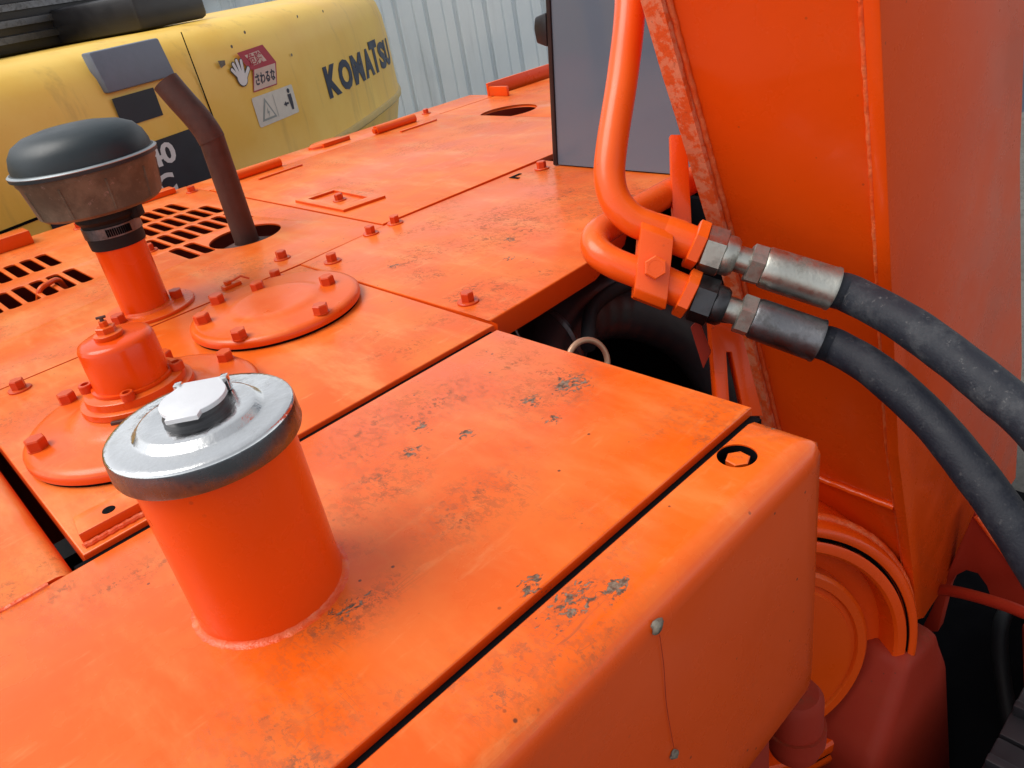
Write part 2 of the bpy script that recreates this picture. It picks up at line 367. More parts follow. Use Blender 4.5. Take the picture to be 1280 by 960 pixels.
# ------------------------------------------------------------------ the setting
def grid_sheet(x0, x1, y0, y1, z, n=40, amp=.0):
    bm = bm_new(); V = {}
    for i in range(n+1):
        for j in range(n+1):
            V[i, j] = bm.verts.new((x0+(x1-x0)*i/n, y0+(y1-y0)*j/n, z+random.uniform(-amp, amp)))
    for i in range(n):
        for j in range(n): bm.faces.new((V[i, j], V[i+1, j], V[i+1, j+1], V[i, j+1]))
    return bm
g = put('ground', grid_sheet(-40, 60, -40, 60, -DECK, 60, .012), M['ground']); tag(g, 'grey dusty yard ground under the machines', 'ground', kind='structure')

# corrugated fence: each sheet a part
def corr_sheet(w, h, pitch=.238, d=.022):
    bm = bm_new(); prof = []; x = 0
    while x < w-1e-6:
        for u, v in ((0, 0), (.44, 0), (.46, .006), (.50, .006), (.52, 0), (.80, 0), (.86, d), (.94, d)):
            if x+u*pitch < w+1e-6: prof.append((x+u*pitch, v))
        x += pitch
    prof.append((w, 0)); rows = 7; V = []
    for r in range(rows+1): V.append([bm.verts.new((px, py, h*r/rows)) for px, py in prof])
    for a, b in zip(V, V[1:]):
        for i in range(len(prof)-1): bm.faces.new((a[i], a[i+1], b[i+1], b[i]))
    bmesh.ops.solidify(bm, geom=bm.faces[:], thickness=.002)
    return fin(bm, 'sheet', M['fence'], 20)
fz = thing('corrugated_fence', (1.6, 7.0, -DECK), 'pale grey corrugated steel fence behind the yellow machine', 'fence')
SHEET = corr_sheet(.95, 2.15)
fd = Vector((math.cos(R(-32)), math.sin(R(-32)), 0))
for i in range(-5, 12):
    p = Vector((2.6, 6.35, -DECK))+fd*(.945*i)+Vector((-fd.y, fd.x, 0))*(.006*(i % 2))
    o = inst('sheet', SHEET, p, fz, rotz=R(-32)+random.uniform(-.006, .006))
    o.rotation_euler[0] = random.uniform(-.006, .006)
rail = bm_new()
for zz in (.5, 1.8):
    a = Vector((2.6, 6.35, -DECK+zz))-fd*5+Vector((-fd.y, fd.x, 0))*.07; b = a+fd*16.5
    sweep(rail, [a, b], .025, 8)
put('rail', rail, M['gunmetal'], fz)

# ------------------------------------------------------------------ orange machine: deck panels
T = thing
# -- fuel tank with filler neck and cap
tank = T('fuel_tank', (.24, .50, -.33), 'orange fuel tank top with scuffed paint carrying the tall filler neck', 'fuel tank')
top_out = [(-.95, .3245), (.5405, .3265), (.5405, .6755), (.02, .6725), (-.95, .668)]
put('top_panel', plate(top_out, [], 0, .016, .0022), M['tank'], tank)
bm = bm_new(); prism(bm, [(-.95, .3155, -.0085), (.538, .3155, -.0085), (.538, .3285, -.0085), (-.95, .3285, -.0085)], Vector((0, 0, -.010))); put('gap_shade', bm, M['void'], tank)  # dark strip added in the gap, painting its shade
bm = bm_new(); prism(bm, [(.030, .6735, -.006), (.540, .6755, -.006), (.540, .6890, -.006), (.030, .6870, -.006)], Vector((0, 0, -.010))); put('gap_shade', bm, M['void'], tank)  # second dark strip, shade of the far gap as colour
bm = bm_new(); box(bm, -.95, .532, .332, .668, -.33, -.0165, .008); put('tank_body', bm, M['tank'], tank)
NX, NY, NR = .1295, .5005, .0570
bm = bm_new(); lathe(bm, [(NR, -.002), (NR, .146), (NR-.004, .146), (NR-.004, .0)], (NX, NY, 0), 96)
neck = put('filler_neck', bm, M['boom'], tank)
bm = bm_new(); n = 150
V = []
for i in range(n):
    a = 2*math.pi*i/n; rw = .0042+.0003*math.sin(a*37)+random.uniform(-.0002, .0002); ring = []
    for k in range(6):
        t = k/5*math.pi/2; ring.append(bm.verts.new((NX+(NR+rw*(1-math.sin(t))*1.25-.0003)*math.cos(a), NY+(NR+rw*(1-math.sin(t))*1.25-.0003)*math.sin(a), rw*(1-math.cos(t))*1.1)))
    V.append(ring)
for i in range(n):
    for k in range(5): bm.faces.new((V[i][k], V[(i+1) % n][k], V[(i+1) % n][k+1], V[i][k+1]))
put('weld_bead', bm, M['weld'], neck, 60)
cap = put('fuel_cap', lathe(bm_new(), [(.0, .1600), (.026, .1600), (.0300, .1606), (.0385, .1606), (.0405, .1600), (.0440, .1560), (.0460, .1553), (.0585, .1553), (.0628, .1547), (.0641, .1538), (.0645, .1524)], (NX, NY, .003), 128), M['cap'], tank, 50)
cap['label'] = 'shiny round steel fuel cap with stepped top'
put('cap_skirt', lathe(bm_new(), [(.0645, .1525), (.0648, .1515), (.0654, .1372), (.0646, .1350), (.0600, .1350), (.0600, .150)], (NX, NY, .003), 128), M['capside'], cap, 40)
put('keyhole_base', lathe(bm_new(), [(.0225, .1598), (.0225, .1625), (.0205, .1640), (.0195, .1672), (.0, .1672)], (NX, NY, .003), 64), M['seal'], cap)
# pale flap over the keyhole: a disc with a lip towards the viewer and a straight hinge side
def flap():
    ang = R(60); pts = []
    for i in range(64):
        a = 2*math.pi*i/64; pts.append([.0205*math.cos(a), .0185*math.sin(a)])
    o = []
    for x, y in pts:
        if y > .0100: continue
        o.append((x, y))
    # hinge side (away): straight block, lip (near): small square tongue
    poly = [(.0120, .0205), (-.0120, .0205)]
    a0, a1 = R(145), R(240)
    for k in range(14): a = a0+(a1-a0)*k/13; poly.append((.0205*math.cos(a), .0195*math.sin(a)))
    poly += [(-.0098, -.0228), (.0098, -.0228)]
    a0, a1 = R(300), R(395)
    for k in range(14): a = a0+(a1-a0)*k/13; poly.append((.0205*math.cos(a), .0195*math.sin(a)))
    return poly
th = R(-39)
def rot2(p, a): return (NX+p[0]*math.cos(a)-p[1]*math.sin(a), NY+p[0]*math.sin(a)+p[1]*math.cos(a))
put('keyhole_flap', plate([rot2((p[0]*1.10, p[1]*1.22+.0025), th) for p in flap()], [], .1738, .0036, .0006), M['capcover'], cap)
for sx in (-1, 1):
    bm = bm_new(); cx, cy = rot2((sx*.0165, .0250), th)
    box(bm, -.0026, .0026, -.0032, .0032, .164, .1752, .0007, M=Matrix.Translation((cx, cy, 0))@Matrix.Rotation(th, 4, 'Z'))
    put('hinge_ear', bm, M['cap'], cap)

# -- long box beside the tank (with a recessed hex plug)
sb = T('side_box', (.2, .28, -.33), 'orange box with rounded edges and chipped top at the near right', 'equipment box')
PLUG = (.468, .2985)
bm = bm_new()
prof = [(.3160, -.012), (.3160, -.0022), (.3138, 0)]
RB = .026; yc, zc = .2510+RB, -RB
for k in range(9): a = R(90+10*k*90/80); prof.append((yc+RB*math.cos(a), zc+RB*math.sin(a)))
prof += [(.2490, -.15), (.2470, -.255), (.2480, -.290), (.2560, -.3210), (.2750, -.330), (.3160, -.330)]
xs = [-.95, -.4, -.1, .1, .25, .38, .470, .500, .516, .5265, .5335, .5370]
inset = [0, 0, 0, 0, 0, 0, 0, 0, .0016, .0060, .0125, .0220]
cy0, cz0 = .305, -.15
rings = []
for x, ins in zip(xs, inset):
    ring = []
    for (y, z) in prof:
        yy = min(max(y, .2470+ins), .3160); zz = min(z, -ins*.9)
        if z < -.2: zz = max(z, -.330+ins)
        ring.append(bm.verts.new((x, yy, zz)))
    rings.append(ring)
for a, b in zip(rings, rings[1:]):
    for i in range(len(prof)-1): bm.faces.new((a[i], a[i+1], b[i+1], b[i]))
bm.faces.new(rings[-1]); bm.faces.new(rings[0][::-1])
for a, b in zip(rings, rings[1:]): bm.faces.new((a[0], a[-1], b[-1], b[0]))
bmesh.ops.remove_doubles(bm, verts=bm.verts, dist=1e-5)
bmesh.ops.recalc_face_normals(bm, faces=bm.faces[:])
me = bpy.data.meshes.new('shell'); bm.to_mesh(me); bm.free()
shell = put('box_shell', me, M['tank'], sb, 40)
# the plug's recess is cut out of the shell
cut = lathe(bm_new(), [(0, -.020), (.0168, -.020), (.0168, .02), (0, .02)], (PLUG[0], PLUG[1]-.001, 0), 40)
bmesh.ops.recalc_face_normals(cut, faces=cut.faces[:]); cme = bpy.data.meshes.new('cut'); cut.to_mesh(cme); cut.free()
co = bpy.data.objects.new('cut', cme); COL.objects.link(co); co.location = -wloc(sb)
md = shell.modifiers.new('b', 'BOOLEAN'); md.object = co; md.operation = 'DIFFERENCE'; md.solver = 'EXACT'
co.location = (0, 0, 0); shell_w = wloc(shell); co.location = (0, 0, 0)
bpy.context.view_layer.update()
dg = bpy.context.evaluated_depsgraph_get(); dg.update()
nm = bpy.data.meshes.new_from_object(shell.evaluated_get(dg)); shell.modifiers.clear(); shell.data = nm; smooth(nm, 40)
bpy.data.objects.remove(co)
bm = bm_new(); lathe(bm, [(0, -.0135), (.0145, -.0135), (.0166, -.0135), (.0166, -.0012), (.0163, -.0012)], (PLUG[0], PLUG[1]-.001, 0), 32)
plug = put('recess_plug', bm, M['void'], sb)
bm = bm_new(); hexprism(bm, .0185, .0100, -.0125, ch=.06, rot=.35, c=(PLUG[0]+.0005, PLUG[1]-.0015)); put('hex_head', bm, M['tank'], plug, 25)
for (x, y, z, s) in ((.290, .2515, -.018, .0056), (.292, .2480, -.158, .0042)):
    bm = bm_new(); bmesh.ops.create_icosphere(bm, subdivisions=2, radius=s)
    for v in bm.verts: v.co = Vector((v.co.x*random.uniform(.55, 1.35), v.co.y*random.uniform(.4, .9), v.co.z*random.uniform(.55, 1.25)))+Vector((x, y-.001, z))
    put('broken_stud', bm, M['stud'], sb, 80)
bm = bm_new(); box(bm, -.95, .475, .268, .330, -.80, -.3305, .008); put('lower_skirt', bm, M['frame'], sb)
bm = bm_new(); sweep(bm, catmull([(.2905, .2492, -.026), (.2915, .2490, -.06), (.2900, .2487, -.10), (.2920, .2474, -.15)], 5), .00028, 6); put('scratch_line', bm, M['frame'], sb)

# -- left side panel (P0), with a folded edge along the gap
sp = T('folded_panel', (-.3, .95, -.1), 'plain orange folded side panel at the left edge beside the gap', 'panel')
bm = bm_new(); pf = [(-.95, .0), (.012, .0)]
for k in range(1, 9): a = R(90-90*k/8); pf.append((.012+.016*math.cos(a), -.016+.016*math.sin(a)))
pf += [(.028, -.08), (-.95, -.08)]
prism(bm, [(x, .676, z) for x, z in pf], Vector((0, 1.5, 0))); put('folded_sheet', bm, M['deck'], sp)
bm = bm_new(); sweep(bm, [Vector((-.95+i*.0165, .6725+.001*math.sin(i*1.3), -.0012+.0006*math.sin(i*.9))) for i in range(59)], .0032, 8); put('crease_bead', bm, M['weld'], sp)

# -- middle deck plate (P2) carrying the round covers
mp = T('middle_deck_plate', (.30, .93, -.03), 'flat orange deck plate under the two round covers', 'deck plate')
put('plate', plate([(.0405, .6865), (.5475, .6885), (.5520, 1.1770), (.0405, 1.1810)], [], 0, .030, .0018), M['deck'], mp)
bolt(mp, .100, 1.150); bolt(mp, .497, 1.160)
bb = put('bracket_bar', prism(bm_new(), [(.051, .735, .0005), (.046, .700, .0005), (.200, .696, .0005), (.200, .730, .0005)], Vector((0, 0, .0125)), .0012), M['deck'], mp)
put('bolt_hole', lathe(bm_new(), [(0, .01345), (.0058, .01345), (.0062, .0128)], (.078, .714, 0), 24), M['void'], bb)
bm = bm_new(); sweep(bm, [Vector((.045+.0031*i, .6965-.0003*i/50+.0008*math.sin(i*2.1), .0015)) for i in range(50)], .0030, 8); put('weld_bead', bm, M['weld'], bb)

# -- front deck plate (P3)
fp = T('front_deck_plate', (.85, .98, -.04), 'rubbed orange plate in front of the cab beside the dark opening', 'deck plate')
put('plate', plate([(.5545, .6905), (.5550, .703), (.64, .7065), (.770, .7150), (.90, .765), (.985, .822), (1.17, .832), (1.17, 1.199), (.752, 1.203), (.5545, 1.181)], [], 0, .034, .0026), M['front'], fp)
for x, y in ((.705, 1.186), (.762, 1.188), (.587, 1.130), (.580, .775), (1.116, 1.150)): bolt(fp, x, y)

# -- vented hood panel (P5)
def slotgrid(rows, wx, ly):
    return [rrect(x, y, wx, ly, .0075) for (y, xs_) in rows for x in xs_]
holesR = slotgrid([(1.903, [.634-.0305*i for i in range(5)]), (1.768, [.662-.0305*i for i in range(7)]), (1.634, [.662-.0305*i for i in range(7)]), (1.50, [.512-.0305*i for i in range(2)])], .0225, .112)
holesL = slotgrid([(1.818, [.316-.0312*i for i in range(7)]), (1.617, [.316-.0312*i for i in range(9)])], .0225, .135)
vh = T('vented_hood', (.25, 1.6, -.03), 'orange engine hood panel with two groups of slotted vents', 'hood')
put('panel', plate([(-.95, 1.1830), (.5560, 1.1830), (.7440, 1.2005), (.7440, 2.105), (-.95, 2.105)], holesR+holesL+[circ(.594, 1.465, .0700)], 0, .0042, .0007), M['deck'], vh)
for x, y in ((.555, 1.245), (.453, 1.600), (.443, 2.021), (.721, 2.013)): bolt(vh, x, y)
# bent clip by the seam
bm = bm_new(); box(bm, .425, .455, 1.200, 1.216, .0, .006, .001); box(bm, .430, .441, 1.203, 1.213, .006, .013, .002); sweep(bm, [(.441, 1.206, .010), (.458, 1.203, .013), (.468, 1.196, .006)], .002, 8); put('bent_clip', bm, M['paint'], vh)
bm = bm_new(); box(bm, .02, .342, 2.02, 2.075, .0, .030, .002); put('edge_block', bm, M['paint'], vh)
bm = bm_new(); box(bm, .600, .700, 2.06, 2.10, .0005, .014, .0015); put('edge_block', bm, M['paint'], vh)
bm = bm_new(); sweep(bm, catmull([(.232, 1.60, -.02), (.242, 1.59, .004), (.262, 1.60, .008), (.282, 1.62, .003), (.290, 1.63, -.02)], 6), .005, 10); put('bent_slat', bm, M['paint'], vh)

# -- hinged lid (P4), hinge strip (P6), far front panel (P7)
lid = T('hinged_lid', (1.12, 1.58, -.01), 'faded orange hinged engine lid with a diamond latch plate', 'lid')
put('panel', plate([(.7470, 1.2065), (1.500, 1.2065), (1.505, 1.962), (.7470, 1.962)], [], .002, .012, .0015), M['deck'], lid)
lp = put('latch_plate', plate([(.765, 1.560), (.868, 1.548), (.858, 1.350), (.762, 1.362)], [[(.783, 1.535), (.845, 1.528), (.838, 1.385), (.780, 1.392)]], .0075, .006, .001), M['deck'], lid)
bolt(lp, .812, 1.455, .002)
for x0, x1 in ((.818, .955), (1.272, 1.415)):
    bm = bm_new(); lathe(bm, [(0, 0), (.0125, 0), (.0125, x1-x0), (0, x1-x0)], (x0, 1.968, .012), 20, axis=(1, 0, 0))
    lathe(bm, [(0, -.008), (.007, -.008), (.007, 0)], (x0, 1.968, .012), 14, axis=(1, 0, 0)); put('hinge_barrel', bm, M['paint'], lid)
    bm = bm_new(); box(bm, x0+.03, x1+.02, 1.885, 1.8935, .0022, .0060, .001); put('hinge_rib', bm, M['paint'], lid)
st = T('hinge_strip', (1.2, 2.03, -.03), 'narrow orange strip along the far edge behind the hinges', 'strip')
put('panel', plate([(.7465, 1.9685), (1.760, 1.9725), (1.760, 2.105), (.7465, 2.105)], [], .0, .030, .002), M['deck'], st)
bolt(st, 1.513, 2.036)
pd = put('lifting_pad', lathe(bm_new(), [(.0, .010), (.05, .010), (.058, .006), (.060, .0)], (1.155, 2.055, 0), 28), M['paint'], st); pd.scale = (1, .55, 1); pd.location = pd.location+Vector((0, 2.055*.45-.0*.45-2.03*.45, 0))
bm = bm_new(); box(bm, 1.125, 1.215, 2.020, 2.030, .0005, .012, .001); put('pad_rib', bm, M['paint'], st)
fpn = T('far_front_panel', (1.75, 1.6, -.03), 'orange panel with an open oval hole beside the cab', 'panel')
put('panel', plate([(1.5040, 1.2065), (2.10, 1.2065), (2.10, 1.966), (1.5085, 1.966)], [circ(1.563, 1.714, .085)], 0, .008, .0015), M['deck'], fpn)
bm = bm_new(); box(bm, 1.74, 2.10, 1.985, 1.995, -.01, .040, .002); box(bm, 1.74, 1.75, 1.90, 1.984, .0005, .030, .002); put('raised_rim', bm, M['paint'], fpn)
bm = bm_new(); box(bm, 1.045, 1.075, 1.168, 1.176, .0003, .0012); box(bm, 1.045, 1.052, 1.150, 1.168, .0003, .0012); put('slot_mark', bm, M['void'], fp)

# -- machine body below the deck
body = T('machine_body', (.6, 1.3, -.9), 'orange lower body and dark engine bay of the near machine', 'machine body')
bm = bm_new(); box(bm, -.95, 2.10, 2.095, 2.11, -.75, -.031, .003); put('side_skirt', bm, M['frame'], body)
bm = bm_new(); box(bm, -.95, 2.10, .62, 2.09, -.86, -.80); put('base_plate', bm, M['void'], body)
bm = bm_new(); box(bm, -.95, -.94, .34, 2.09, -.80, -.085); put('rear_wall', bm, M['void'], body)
bm = bm_new(); box(bm, .10, .48, 1.45, 2.02, -.42, -.12, .04, 4); box(bm, .52, .70, 1.40, 1.95, -.45, -.16, .03, 3); put('engine_block', bm, M['dark'], body)
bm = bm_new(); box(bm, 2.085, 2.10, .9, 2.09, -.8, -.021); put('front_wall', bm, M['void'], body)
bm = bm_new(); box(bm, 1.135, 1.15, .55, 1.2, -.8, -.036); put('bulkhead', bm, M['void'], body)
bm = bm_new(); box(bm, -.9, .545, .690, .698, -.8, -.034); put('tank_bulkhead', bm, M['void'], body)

# ------------------------------------------------------------------ things standing on the deck
def dished(c, R_, h, prof_extra=()):
    p = [(R_*.985, 0), (R_, .003), (R_-.001, h*.55), (R_-.005, h*.85), (R_-.012, h)]
    return p
rc = T('round_access_cover', (.424, 1.022, 0), 'dished round orange cover with six bolts, farther from the fuel cap', 'access cover', 'round bolted covers on the deck')
put('cover_disc', lathe(bm_new(), [(.1190, .0040), (.1218, .0042), (.1225, .006), (.1222, .012), (.1190, .0155), (.112, .0170), (.075, .0172), (.066, .0195), (.060, .0215), (.050, .0218), (.03, .0205), (0, .0200)], (.424, 1.022, 0), 96), M['paint'], rc, 60)
put('contact_shade', lathe(bm_new(), [(.1195, .0), (.1195, .0042), (.10, .0042)], (.424, 1.022, 0), 72), M['void'], rc)  # dark ring added to paint contact shade under the cover
for x, y in ((.331, 1.062), (.334, .953), (.437, .914), (.503, 1.002), (.438, 1.100)): bolt(rc, x, y, .0168, BOLT)
bolt(rc, .378, 1.115, .0168, BOLT)
c2 = T('round_strainer_cover', (.178, .884, 0), 'domed round orange cover directly behind the fuel cap, under the breather', 'access cover', 'round bolted covers on the deck')
put('cover_disc', lathe(bm_new(), [(.1275, .0040), (.1303, .0042), (.1310, .006), (.1305, .013), (.1265, .0170), (.118, .0190), (.088, .0205), (.078, .0240), (.070, .0285), (.062, .0300), (0, .0300)], (.178, .884, 0), 96), M['paint'], c2, 60)
put('contact_shade', lathe(bm_new(), [(.1280, .0), (.1280, .0042), (.11, .0042)], (.178, .884, 0), 72), M['void'], c2)  # dark ring again, contact shade put in as colour
for k, (x, y) in enumerate(((.067, .900), (.125, .990), (.243, .984), (.290, .902), (.255, .795), (.115, .785))): bolt(c2, x, y, .0188, BOLT)
br = T('breather', (.180, .893, .030), 'orange cylindrical breather with a hex plug on top, standing on the near round cover', 'breather')
bx, by = .181, .893
put('base_flange', lathe(bm_new(), [(.062, .0302), (.0625, .031), (.0620, .0375), (.0600, .0385), (.0555, .0387), (.0550, .0470), (.0535, .0480), (.0, .0480)], (bx, by, 0), 72), M['paint'], br)
put('body', lathe(bm_new(), [(.0440, .0482), (.0445, .0490), (.0445, .0520), (.0412, .0524), (.0412, .0560), (.0405, .0975), (.0385, .1020), (.0330, .1045), (.0150, .1055), (0, .1055)], (bx, by, 0), 72), M['boom'], br, 50)
pl = put('hex_plug', lathe(bm_new(), [(.0150, .1052), (.0155, .1060), (.0155, .1105), (.0135, .1115), (0, .1115)], (bx-.004, by-.001, 0), 32), M['paint'], br)
bm = bm_new(); hexprism(bm, .0185, .0070, .1115, c=(bx-.004, by-.001)); hexprism(bm, .0085, .0060, .1185, c=(bx-.004, by-.001), rot=.3); put('hex_nut', bm, M['paint'], pl, 25)
bm = bm_new(); sweep(bm, [(bx-.004, by-.001, .124), (bx-.0035, by, .128)], .0022, 8); sweep(bm, [(bx-.008, by+.002, .1285), (bx+.0005, by-.003, .1287)], .0016, 8); put('vent_pin', bm, M['rust'], pl)
for a in (150, 245, 330, 60): bolt(br, bx+.0500*math.cos(R(a)), by+.0500*math.sin(R(a)), .0478, BOLT_S, s=1.0, name='socket_screw')
bm = bm_new(); box(bm, -.010, .010, -.0025, .0025, .0, .006, .001, M=Matrix.Translation((bx-.040, by-.052, .0275))@Matrix.Rotation(R(-38), 4, 'Z')); put('rusty_clip', bm, M['rust'], br)

# -- air pre-cleaner
ax, ay = .319, 1.262
ap = T('air_precleaner', (ax, ay, 0), 'air pre-cleaner with dark domed cap and dirty brown bowl on an orange post', 'air filter')
put('mount_flange', lathe(bm_new(), [(.0690, .0004), (.0690, .0045), (.0680, .0055), (.040, .0055), (.0375, .009), (.030, .009)], (ax+.003, ay-.004, 0), 64), M['paint'], ap)
for x, y in ((.365, 1.250), (.268, 1.238), (.335, 1.318)): bolt(ap, x, y, .0055, BOLT)
post = put('intake_post', lathe(bm_new(), [(.0365, .004), (.0365, .150), (.030, .150)], (ax, ay, 0), 56), M['boom'], ap)
ru = put('rubber_sleeve', lathe(bm_new(), [(.0365, .112), (.0395, .1122), (.0400, .118), (.0402, .150), (.0450, .156), (.0450, .164), (.042, .171), (.036, .175)], (ax, ay, 0), 56), M['black'], ap)
cl = put('hose_clamp', lathe(bm_new(), [(.0400, .130), (.0418, .1302), (.0418, .1458), (.0400, .146)], (ax, ay, 0), 56), M['gunmetal'], ap)
bm = bm_new()
for i in range(12):
    a = R(-118+i*4.2); box(bm, -.0006, .0006, -.0012, .0012, .1325, .1435, 0, M=Matrix.Translation((ax+.0422*math.cos(a), ay+.0422*math.sin(a), 0))@Matrix.Rotation(a, 4, 'Z'))
cs = put('clamp_slots', bm, M['void'], cl); cs['kind'] = 'stuff'
bm = bm_new(); box(bm, -.012, .012, -.007, .007, .146, .164, .003, M=Matrix.Translation((ax+.045*math.cos(R(-42)), ay+.045*math.sin(R(-42)), 0))@Matrix.Rotation(R(48), 4, 'Z')); put('clamp_screw', bm, M['black'], cl)
put('bowl', lathe(bm_new(), [(.036, .168), (.064, .1685), (.081, .1705), (.0865, .1750), (.0935, .2200), (.0965, .2250), (.0970, .2330)], (ax, ay, 0), 96), M['bowl'], ap, 30)
for i in range(5):
    a = R(-170+i*38); bm = bm_new(); sweep(bm, [Vector((ax+r_*math.cos(a), ay+r_*math.sin(a), z_)) for r_, z_ in ((.0862, .177), (.0895, .196), (.0930, .2190))], .0018, 8); put('bowl_rib', bm, M['bowl'], ap)
dm = put('dome_cap', lathe(bm_new(), [(.0972, .2315), (.1015, .2325), (.1017, .2370), (.0980, .2400), (.0955, .2410), (.0950, .249), (.0910, .262), (.082, .2735), (.066, .2815), (.040, .2865), (0, .2880)], (ax, ay, 0), 96), M['dome'], ap, 50)
put('rim_band', lathe(bm_new(), [(.1017, .2372), (.1021, .2382), (.1003, .2396), (.0981, .2402)], (ax, ay, 0), 96), M['rimlight'], dm)

# -- exhaust
ex = T('exhaust_pipe', (.594, 1.465, -.2), 'rusty brown exhaust pipe rising out of a round hole in the hood', 'exhaust pipe')
bm = bm_new(); sweep(bm, catmull([(.594, 1.465, -.22), (.594, 1.465, -.05), (.594, 1.465, .08), (.594, 1.465, .195)], 6), .0235, 40, cap=False)
put('stack', bm, M['rust'], ex)
bm = bm_new(); pth = catmull([(.594, 1.465, .185), (.591, 1.469, .205), (.584, 1.479, .232), (.573, 1.494, .265), (.564, 1.507, .295)], 6)
sweep(bm, pth, .0248, 40, cap=False); sweep(bm, pth, .0222, 40, cap=False); put('bent_outlet', bm, M['rust'], ex)
bm = bm_new(); lathe(bm, [(.0245, .0), (.062, -.012), (.062, -.03), (.0245, -.03)], (.594, 1.465, -.012), 40); put('collar', bm, M['rust'], ex)

# ------------------------------------------------------------------ cab
cb = T('cab', (1.5, .9, 0), 'rear of the cab with a blue grey pane and black edge trim', 'cab')
CX = 1.142
bm = bm_new(); box(bm, CX, CX+.006, .42, 1.128, .003, 1.25); put('back_glass', bm, M['glass'], cb)
bm = bm_new(); box(bm, CX-.004, CX+.012, 1.1285, 1.1400, .001, 1.26, .003); box(bm, CX+.0065, 1.9, 1.1285, 1.1380, .001, 1.26); box(bm, CX-.003, 1.9, .41, 1.1280, 1.251, 1.29, .01); put('corner_trim', bm, M['trim'], cb)
bm = bm_new(); prism(bm, [(CX-.006, 1.139, .228), (CX-.006, 1.168, .236), (CX-.006, 1.174, .262), (CX-.006, 1.170, .282), (CX-.006, 1.139, .288)], Vector((.03, 0, 0)), .004); put('latch', bm, M['trim'], cb)
bm = bm_new(); box(bm, CX+.02, 1.9, .43, 1.12, .003, 1.24); put('cab_shell', bm, M['greybox'], cb)
for ch in cb.children:            # the cab tapers towards its roof
    for v in ch.data.vertices: v.co.y -= .123*v.co.z*max(0, (v.co.y+.9-.42)/.71)

# ------------------------------------------------------------------ boom
YL, YR = .560, .336
LPT = [(.75, .585), (.331, .727), (.042, .836), (-.301, .951), (-.80, 1.12)]
RPT = [(.75, .660), (.305, .781), (.157, .819), (-.281, .928), (-.586, 1.040), (-.80, 1.13)]
def pl_(T_, z):
    for (za, xa), (zb, xb) in zip(T_, T_[1:]):
        if z >= zb: return xa+(xb-xa)*(z-za)/(zb-za)
    return T_[-1][1]
def q(y, z, dx=0):
    t = (y-YR)/(YL-YR); return Vector((pl_(RPT, z)*(1-t)+pl_(LPT, z)*t+dx, y, z))
bo = T('boom', (1.1, .45, -.80), 'big glossy orange boom foot rising at the right', 'boom')
ZS = [.75-.05*i for i in range(32)]
def strip(name, ya, yb, dx, th, zs, mat, jag=0):
    bm = bm_new(); rows = []
    for z in zs:
        j = random.uniform(-jag, jag)
        rows.append([bm.verts.new(p) for p in (q(ya+j, z, dx), q(yb+j*.5, z, dx), q(yb, z, dx+th), q(ya, z, dx+th))])
    for a, b in zip(rows, rows[1:]):
        for i in range(4): bm.faces.new((a[i], a[(i+1) % 4], b[(i+1) % 4], b[i]))
    bm.faces.new(rows[0]); bm.faces.new(rows[-1][::-1])
    return put(name, bm, mat, bo, 20)
strip('rear_plate', YL-.010, YR+.015, .008, .02, ZS, M['boom'])
def sidepts(y):
    return [q(y, z) for z in (.75, .331, .042, -.301, -.60)]+[Vector((1.10, y, -.765)), Vector((1.135, y, -.790)), Vector((1.62, y, -.775)), Vector((1.50, y, -.43)), Vector((1.285, y, .017)), Vector((1.20, y, .25)), Vector((1.05, y, .75))]
bm = bm_new(); prism(bm, sidepts(YR), Vector((0, .016, 0)), .0015); put('side_plate', bm, M['boom'], bo)
bm = bm_new(); prism(bm, sidepts(YL-.018), Vector((0, .018, 0)), .0015); put('side_plate', bm, M['boom'], bo)
strip('worn_edge', YL+.0025, YL-.0200, -.004, .010, ZS[:26], M['worn'], .0006)
for y in (YR+.0185, YL-.0225):
    bm = bm_new(); sweep(bm, [q(y+.0005*math.sin(i*2.7), -.70+1.45*i/140, .0065+.0006*math.sin(i*1.7)) for i in range(141)], .0036, 8); put('weld_bead', bm, M['weld'], bo, 60)
bm = bm_new(); sweep(bm, [q(YL-.03-(YL-YR-.05)*i/40, -.440+.0006*math.sin(i*.7), .0045) for i in range(41)], .0055, 10); put('foot_weld', bm, M['boom'], bo, 60)
bm = bm_new(); prism(bm, [Vector((1.05, YR+.02, .75)), Vector((1.05, YL-.02, .75)), Vector((1.20, YL-.02, .25)), Vector((1.20, YR+.02, .25))], Vector((.015, 0, .005)))
prism(bm, [Vector((1.20, YR+.02, .25)), Vector((1.20, YL-.02, .25)), Vector((1.60, YL-.02, -.76)), Vector((1.60, YR+.02, -.76))], Vector((-.02, 0, -.005))); put('front_plate', bm, M['boom'], bo)
# round foot boss, mostly hidden behind the box
AX = Vector((-.7, -1, .2)).normalized(); BC = Vector((.813, .459, -.707))
boss = put('foot_boss', lathe(bm_new(), [(.268, -.22), (.268, -.030), (.266, -.010), (.260, -.001), (.252, .001), (.246, -.001), (.2445, -.012)], BC, 128, axis=AX), M['boom'], bo, 60)
put('seal_groove', lathe(bm_new(), [(.2450, -.002), (.2450, -.014), (.2385, -.014), (.2385, -.001)], BC, 128, axis=AX), M['void'], boss)
put('boss_ring', lathe(bm_new(), [(.2385, -.013), (.2385, .001), (.234, .003), (.222, .003), (.2175, -.001), (.214, -.040), (.178, -.044)], BC, 128, axis=AX), M['boom'], boss, 40)
put('pin_hub', lathe(bm_new(), [(.178, -.045), (.178, -.016), (.172, -.010), (.158, -.010), (.155, -.016), (.146, -.016), (.144, -.009), (0, -.009)], BC, 96, axis=AX), M['paint'], boss, 40)
bm = bm_new(); qa = AX.orthogonal().normalized(); qb = AX.cross(qa)
